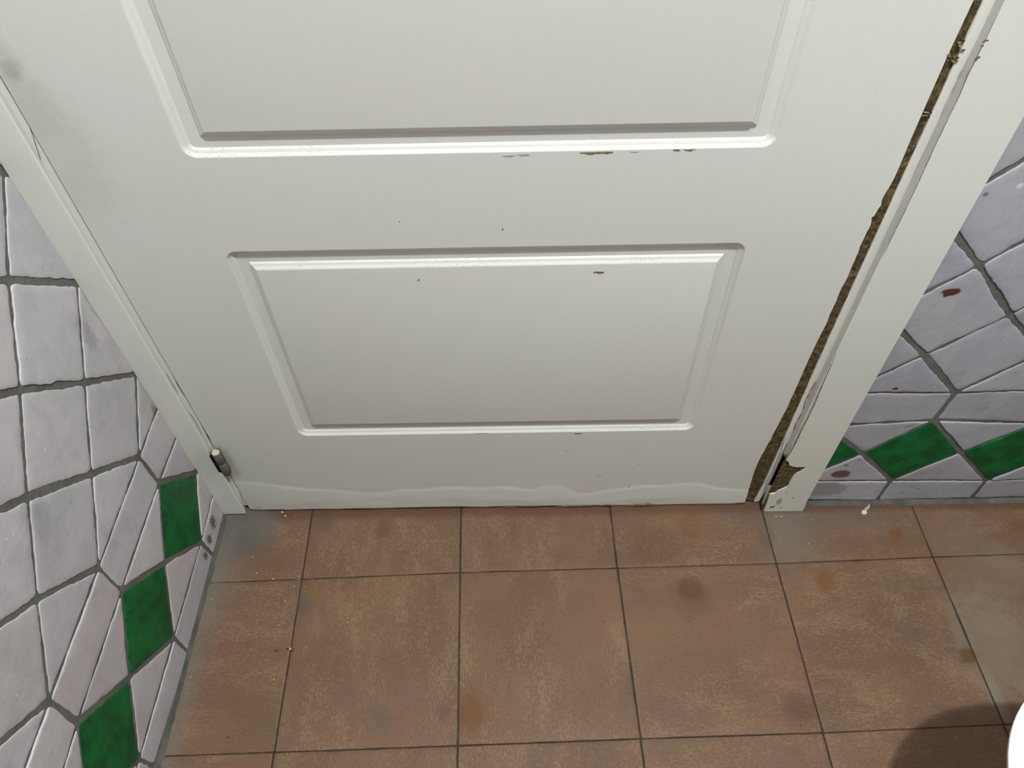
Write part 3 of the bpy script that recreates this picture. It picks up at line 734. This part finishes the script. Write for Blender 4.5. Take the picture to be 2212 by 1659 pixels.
# splintered wood inside the broken corner
bm = bmesh.new(); rows = []
for k in range(41):
    z = .012 + .155 * k / 40; row = []
    for i in range(21):
        x = CX0 + .0008 + .0547 * i / 20
        y = CY + .0022 + .0016 * noise.noise(Vector((x * 110, 1, z * 75))) + .0016 * noise.noise(Vector((x * 330, 1, z * 260))) - .0017 * max(0, 1 - k / 14)
        row.append(bm.verts.new((x, y, z)))
    rows.append(row)
for a, b in zip(rows, rows[1:]):
    for i in range(20): f = bm.faces.new((a[i], a[i + 1], b[i + 1], b[i])); f.smooth = True
bw = link('splintered_wood', meshof('splintered_wood', bm), t3, (M_WOOD,)); bw['label'] = 'rough brown wood in the broken corner of the white trim'
# lifted flap of veneer below the break, and its torn paint
for k, (u, v, w, h) in enumerate(((1683, 1083, .009, .022), (1699, 1064, .003, .004), (1676, 1066, .003, .003), (1659, 1066, .003, .003))):
    p = hit(u, v, 1, CY); blot('torn_paint', p, w, h, M_CHIPG, t3, CY - .0001, 160 + k, .0003)
for k, (u, v, w, h) in enumerate(((1712, 1075, .004, .0016), (1681, 1086, .005, .0014), (1727, 945, .003, .0007), (1833, 723, .0008, .0008))):
    blot('dark_scuff', hit(u, v, 1, CY), w, h, M_CRACK, t3, CY, 170 + k, .0003, n=9)
ribbon('paint_crack', [(2155, 32), (2144, 52), (2130, 82), (2120, 103), (2106, 130), (2090, 160), (2075, 200), (2053, 245), (2022, 309), (1990, 380), (1952, 460), (1925, 515), (1906, 556)], lambda t: .0008, M_HINGE, t3, CY, .0003, seed=17)
ribbon('paint_crack', [(1806, 765), (1790, 800), (1772, 838), (1757, 873), (1742, 905), (1728, 932), (1712, 965), (1698, 992)], lambda t: .0008 + .0022 * min(1, t * 1.6), M_CHIPG, t3, CY, .0003, seed=18)
ribbon('paint_crack', [(1806, 765), (1790, 800), (1773, 840), (1758, 876), (1744, 905), (1729, 934), (1714, 965), (1700, 990)], lambda t: .0006 + .0006 * t, M_CRACK, t3, CY, .0005, seed=19)
for k, (u, v, w, h) in enumerate(((2131, 87, .005, .0012), (2125, 90, .003, .0018), (2121, 99, .0035, .0016), (2113, 124, .0045, .0028), (2108, 129, .003, .0015))):
    blot('torn_paint', hit(u, v, 1, CY), w, h, M_HINGE, t3, CY, 180 + k, .0003, n=9)
# black sheet standing in for the unlit space under, behind and beyond the frame
bm = bmesh.new(); box(bm, LWX, .80, DW + .055, DW + .07, 0, 2.12); bk_ = link('doorway_shade', meshof('doorway_shade', bm), None, (M_DARK,)); bk_['kind'] = 'structure'
bm = bmesh.new(); box(bm, LWX + .002, .80, DW + .002, DW + .05, 2.09, 2.14); box(bm, LWX + .002, CX1, CY, DW + .002, 2.06, 2.13)
t5 = link('trim_5', meshof('trim_5', bm), None, (M_CASE,)); t5['kind'] = 'structure'

# ------------------------------------------------------------------ toilet at the right edge
def d_ring(bm, cx, cyy, z, fl, bl, hw, n=96, ex=2.6):
    """bowl outline: nose toward -x of length fl, back toward +x of length bl, half width hw"""
    out = []
    for i in range(n):
        a = 2 * math.pi * i / n; c, s = math.cos(a), math.sin(a); L = fl if c < 0 else bl; e = ex if c < 0 else 5
        x = math.copysign(abs(c) ** (2 / e), c) * L; y = math.copysign(abs(s) ** (2 / (ex if c < 0 else 5)), s) * hw
        out.append(bm.verts.new((cx + x, cyy + y, z)))
    return out
def loft(rings, bm, cap0=True, cap1=True):
    n = len(rings[0])
    for a, b in zip(rings, rings[1:]):
        for i in range(n): f = bm.faces.new((a[i], a[(i + 1) % n], b[(i + 1) % n], b[i])); f.smooth = True
    if cap0: bm.faces.new(rings[0][::-1])
    if cap1: bm.faces.new(rings[-1])
TX, TY = .975, -.4355
toilet = bpy.data.objects.new('toilet', None); COL.objects.link(toilet); toilet.location = (TX + .2, TY, 0)
tag(toilet, 'white ceramic toilet at the right edge, its lid rim just in view', 'toilet')
def tpart(name, bm, mat, ang=45):
    me = meshof(name, bm); me.transform(Matrix.Translation((-(TX + .2), -TY, 0))); smooth(me, ang); return link(name, me, toilet, (mat,))
bm = bmesh.new()
loft([d_ring(bm, TX + .14, TY, z, fl, .28, hw) for z, fl, hw in ((0, .18, .105), (.015, .182, .107), (.03, .17, .098), (.12, .165, .09), (.20, .20, .105), (.26, .27, .145), (.29, .312, .166), (.308, .328, .172), (.314, .322, .170))], bm)
tpart('bowl', bm, M_CERAMIC)
bm = bmesh.new()
loft([d_ring(bm, TX, TY, z, fl, .24, hw) for z, fl, hw in ((.3145, .172, .154), (.317, .179, .160), (.322, .182, .163), (.3265, .180, .161))], bm); tpart('seat', bm, M_SEAT)
bm = bmesh.new()
loft([d_ring(bm, TX, TY, z, fl, .24, hw) for z, fl, hw in ((.3270, .181, .162), (.3300, .1875, .168), (.337, .1945, .175), (.344, .1992, .1797), (.350, .2004, .181), (.3545, .1975, .178), (.3585, .190, .170), (.3620, .175, .155), (.3640, .145, .125), (.3650, .09, .08))], bm); tpart('lid', bm, M_SEAT)
bm = bmesh.new(); box(bm, TX + .265, XR - .006, TY - .185, TY + .185, .33, .72); me = meshof('tank', bm); me.transform(Matrix.Translation((-(TX + .2), -TY, 0)))
tk = link('tank', me, toilet, (M_CERAMIC,)); b = tk.modifiers.new('b', 'BEVEL'); b.width = .02; b.segments = 4
bm = bmesh.new(); box(bm, TX + .255, XR - .006, TY - .195, TY + .195, .721, .75); me = meshof('tank_lid', bm); me.transform(Matrix.Translation((-(TX + .2), -TY, 0)))
tk = link('tank_lid', me, toilet, (M_CERAMIC,)); b = tk.modifiers.new('b', 'BEVEL'); b.width = .008; b.segments = 3
bm = bmesh.new(); cyl(bm, TX + .37, TY, .750, .756, .022); tpart('flush_button', bm, M_CHROME)

# ------------------------------------------------------------------ small debris on the floor
def crumb(name, u, v, w, h, th, mat, seed, label, cat, group=None):
    p = hit(u, v, 2, 0); bm = bmesh.new(); bmesh.ops.create_icosphere(bm, subdivisions=2, radius=1)
    for q in bm.verts:
        s = 1 + .35 * noise.noise(q.co * 1.7 + Vector((seed, 0, 0))); q.co = Vector((q.co.x * w / 2 * s, q.co.y * h / 2 * s, (q.co.z + 1) * th / 2))
    for f in bm.faces: f.smooth = True
    o = link(name, meshof(name, bm), None, (mat,)); o.location = (p.x, p.y, 0); tag(o, label, cat, group); return o
M_CRUMB = mat_flat('plaster_crumb', (.75, .74, .70), .8, .3, .1, 300)
M_RUST = mat_flat('dry_leaf', (.16, .030, .006), .5, .4, .3, 400); M_BLACK = mat_flat('dark_fleck', (.03, .012, .008), .6, .3, .2)
def P2(q): return (q.x, q.y, q.z)
for k, (u, v, w) in enumerate(((448, 1206 + 100, .0016), (546, 1204, .0016), (470, 1206 + 0, .0022), (555, 1238, .0022), (590, 1251, .0020), (645, 1245, .0020), (751, 1231, .0018), (635, 1267, .0016), (610, 1107, .0036), (617, 1115, .0026), (636, 1114, .0012), (645, 1252, .0018),
                               (616, 1298, .0016), (658, 1268, .0012), (603, 1350, .0014), (751, 1344, .0014), (412, 1462, .0014), (592, 1468, .0014), (1676, 1116, .0018), (1687, 1116, .0018), (1675, 1149, .0012), (1747, 1175, .0016), (1752, 1123, .0012), (457, 1205 + 90, .0014), (661, 1398, .0011), (656, 1404, .0011), (655, 1411, .0011), (576, 1240, .001))):
    p = hit(u, v, 2, 0)
    if p.x < LWX + .013: continue
    crumb('plaster_crumb', u, v, w, w * .8, w * .7, M_CRUMB, k, 'tiny white crumb on the floor ' + ('below the right door trim' if u > 1600 else 'beside the reddish flake' if 650 < u < 665 and v > 1390 else 'just under the door' if v < 1120 else 'in the corner by the hinge' if v < 1275 else 'near the left tiled wall'), 'crumb', 'white crumbs scattered on the floor')
# curled reddish flake on the joint, with a pale edge
fl_ = bpy.data.objects.new('dried_flake', None); COL.objects.link(fl_); pf = hit(628, 1403, 2, 0); fl_.location = (pf.x, pf.y, 0); fl_.rotation_euler = (0, 0, -.15)
tag(fl_, 'small shiny reddish brown dried flake lying across a floor joint', 'flake')
def flake_mesh(name, w, h, x0, arch, mat, parent):
    bm = bmesh.new(); rows = []
    for i in range(11):
        t = i / 10; ww = math.sin(math.pi * min(1, max(0.05, t))) ** .6
        rows.append([bm.verts.new((x0 + w * (t - .5), h * ww * (s - .5), .0004 + arch * (1 - (2 * s - 1) ** 2) * ww)) for s in (0, .25, .5, .75, 1)])
    for a, b in zip(rows, rows[1:]):
        for i in range(4): f = bm.faces.new((a[i], b[i], b[i + 1], a[i + 1])); f.smooth = True
    o = link(name, meshof(name, bm), parent, (mat,)); m = o.modifiers.new('s', 'SOLIDIFY'); m.thickness = .0003; return o
flake_mesh('flake_body', .0085, .0052, .0022, .0014, M_RUST, fl_); flake_mesh('flake_tip', .0050, .0026, -.0048, .0010, M_BLACK, fl_)
bm = bmesh.new(); box(bm, -.0012, 0.0002, -.0016, .0016, .0014, .0021); o = link('pale_rim', meshof('pale_rim', bm), fl_, (M_CRUMB,)); o.rotation_euler = (0, 0, -.5)
crumb('dark_fleck', 597, 1406, .0045, .0024, .001, M_BLACK, 3.3, 'tiny black fleck on the floor beside the reddish brown flake', 'fleck')
crumb('dark_fleck', 493, 1593, .0032, .0018, .001, M_BLACK, 5.3, 'tiny black fleck alone near the tiled wall on the left', 'fleck')
# curled paint peeling on the floor right of the frame
pc = bpy.data.objects.new('paint_flake', None); COL.objects.link(pc); pp = hit(1870, 1106, 2, 0); pc.location = (pp.x, pp.y, 0)
tag(pc, 'curled cream paint flake lying on the floor below the green wall tile', 'paint flake')
M_FLK = mat_flat('paint_flake', (.62, .55, .47), .6, .3, .08, 300); M_FLK2 = mat_flat('paint_flake_inside', (.36, .34, .26), .7, .2, .15, 300)
bm = bmesh.new(); rows = []
for i in range(9):
    t = i / 8; rows.append([bm.verts.new((-.0035 + .009 * (t - .5) * (1 - .3 * s), .0085 * (s - .5) * math.sin(math.pi * (.15 + .7 * t)) - .001, .0006 + .0022 * t * t + .001 * s)) for s in (0, .33, .66, 1)])
for a, b in zip(rows, rows[1:]):
    for i in range(3): f = bm.faces.new((a[i], b[i], b[i + 1], a[i + 1])); f.smooth = True
o = link('flake_face', meshof('flake_face', bm), pc, (M_FLK,)); o.modifiers.new('s', 'SOLIDIFY').thickness = .0005
bm = bmesh.new(); rows = []
for i in range(9):
    t = i / 8; rows.append([bm.verts.new((-.001 + .0085 * t, .001 + .006 * s + .006 * t * t, .0008 + .005 * t * t + .0015 * s)) for s in (0, .5, 1)])
for a, b in zip(rows, rows[1:]):
    for i in range(2): f = bm.faces.new((a[i], b[i], b[i + 1], a[i + 1])); f.smooth = True
o = link('flake_curl', meshof('flake_curl', bm), pc, (M_FLK2,)); o.modifiers.new('s', 'SOLIDIFY').thickness = .0005
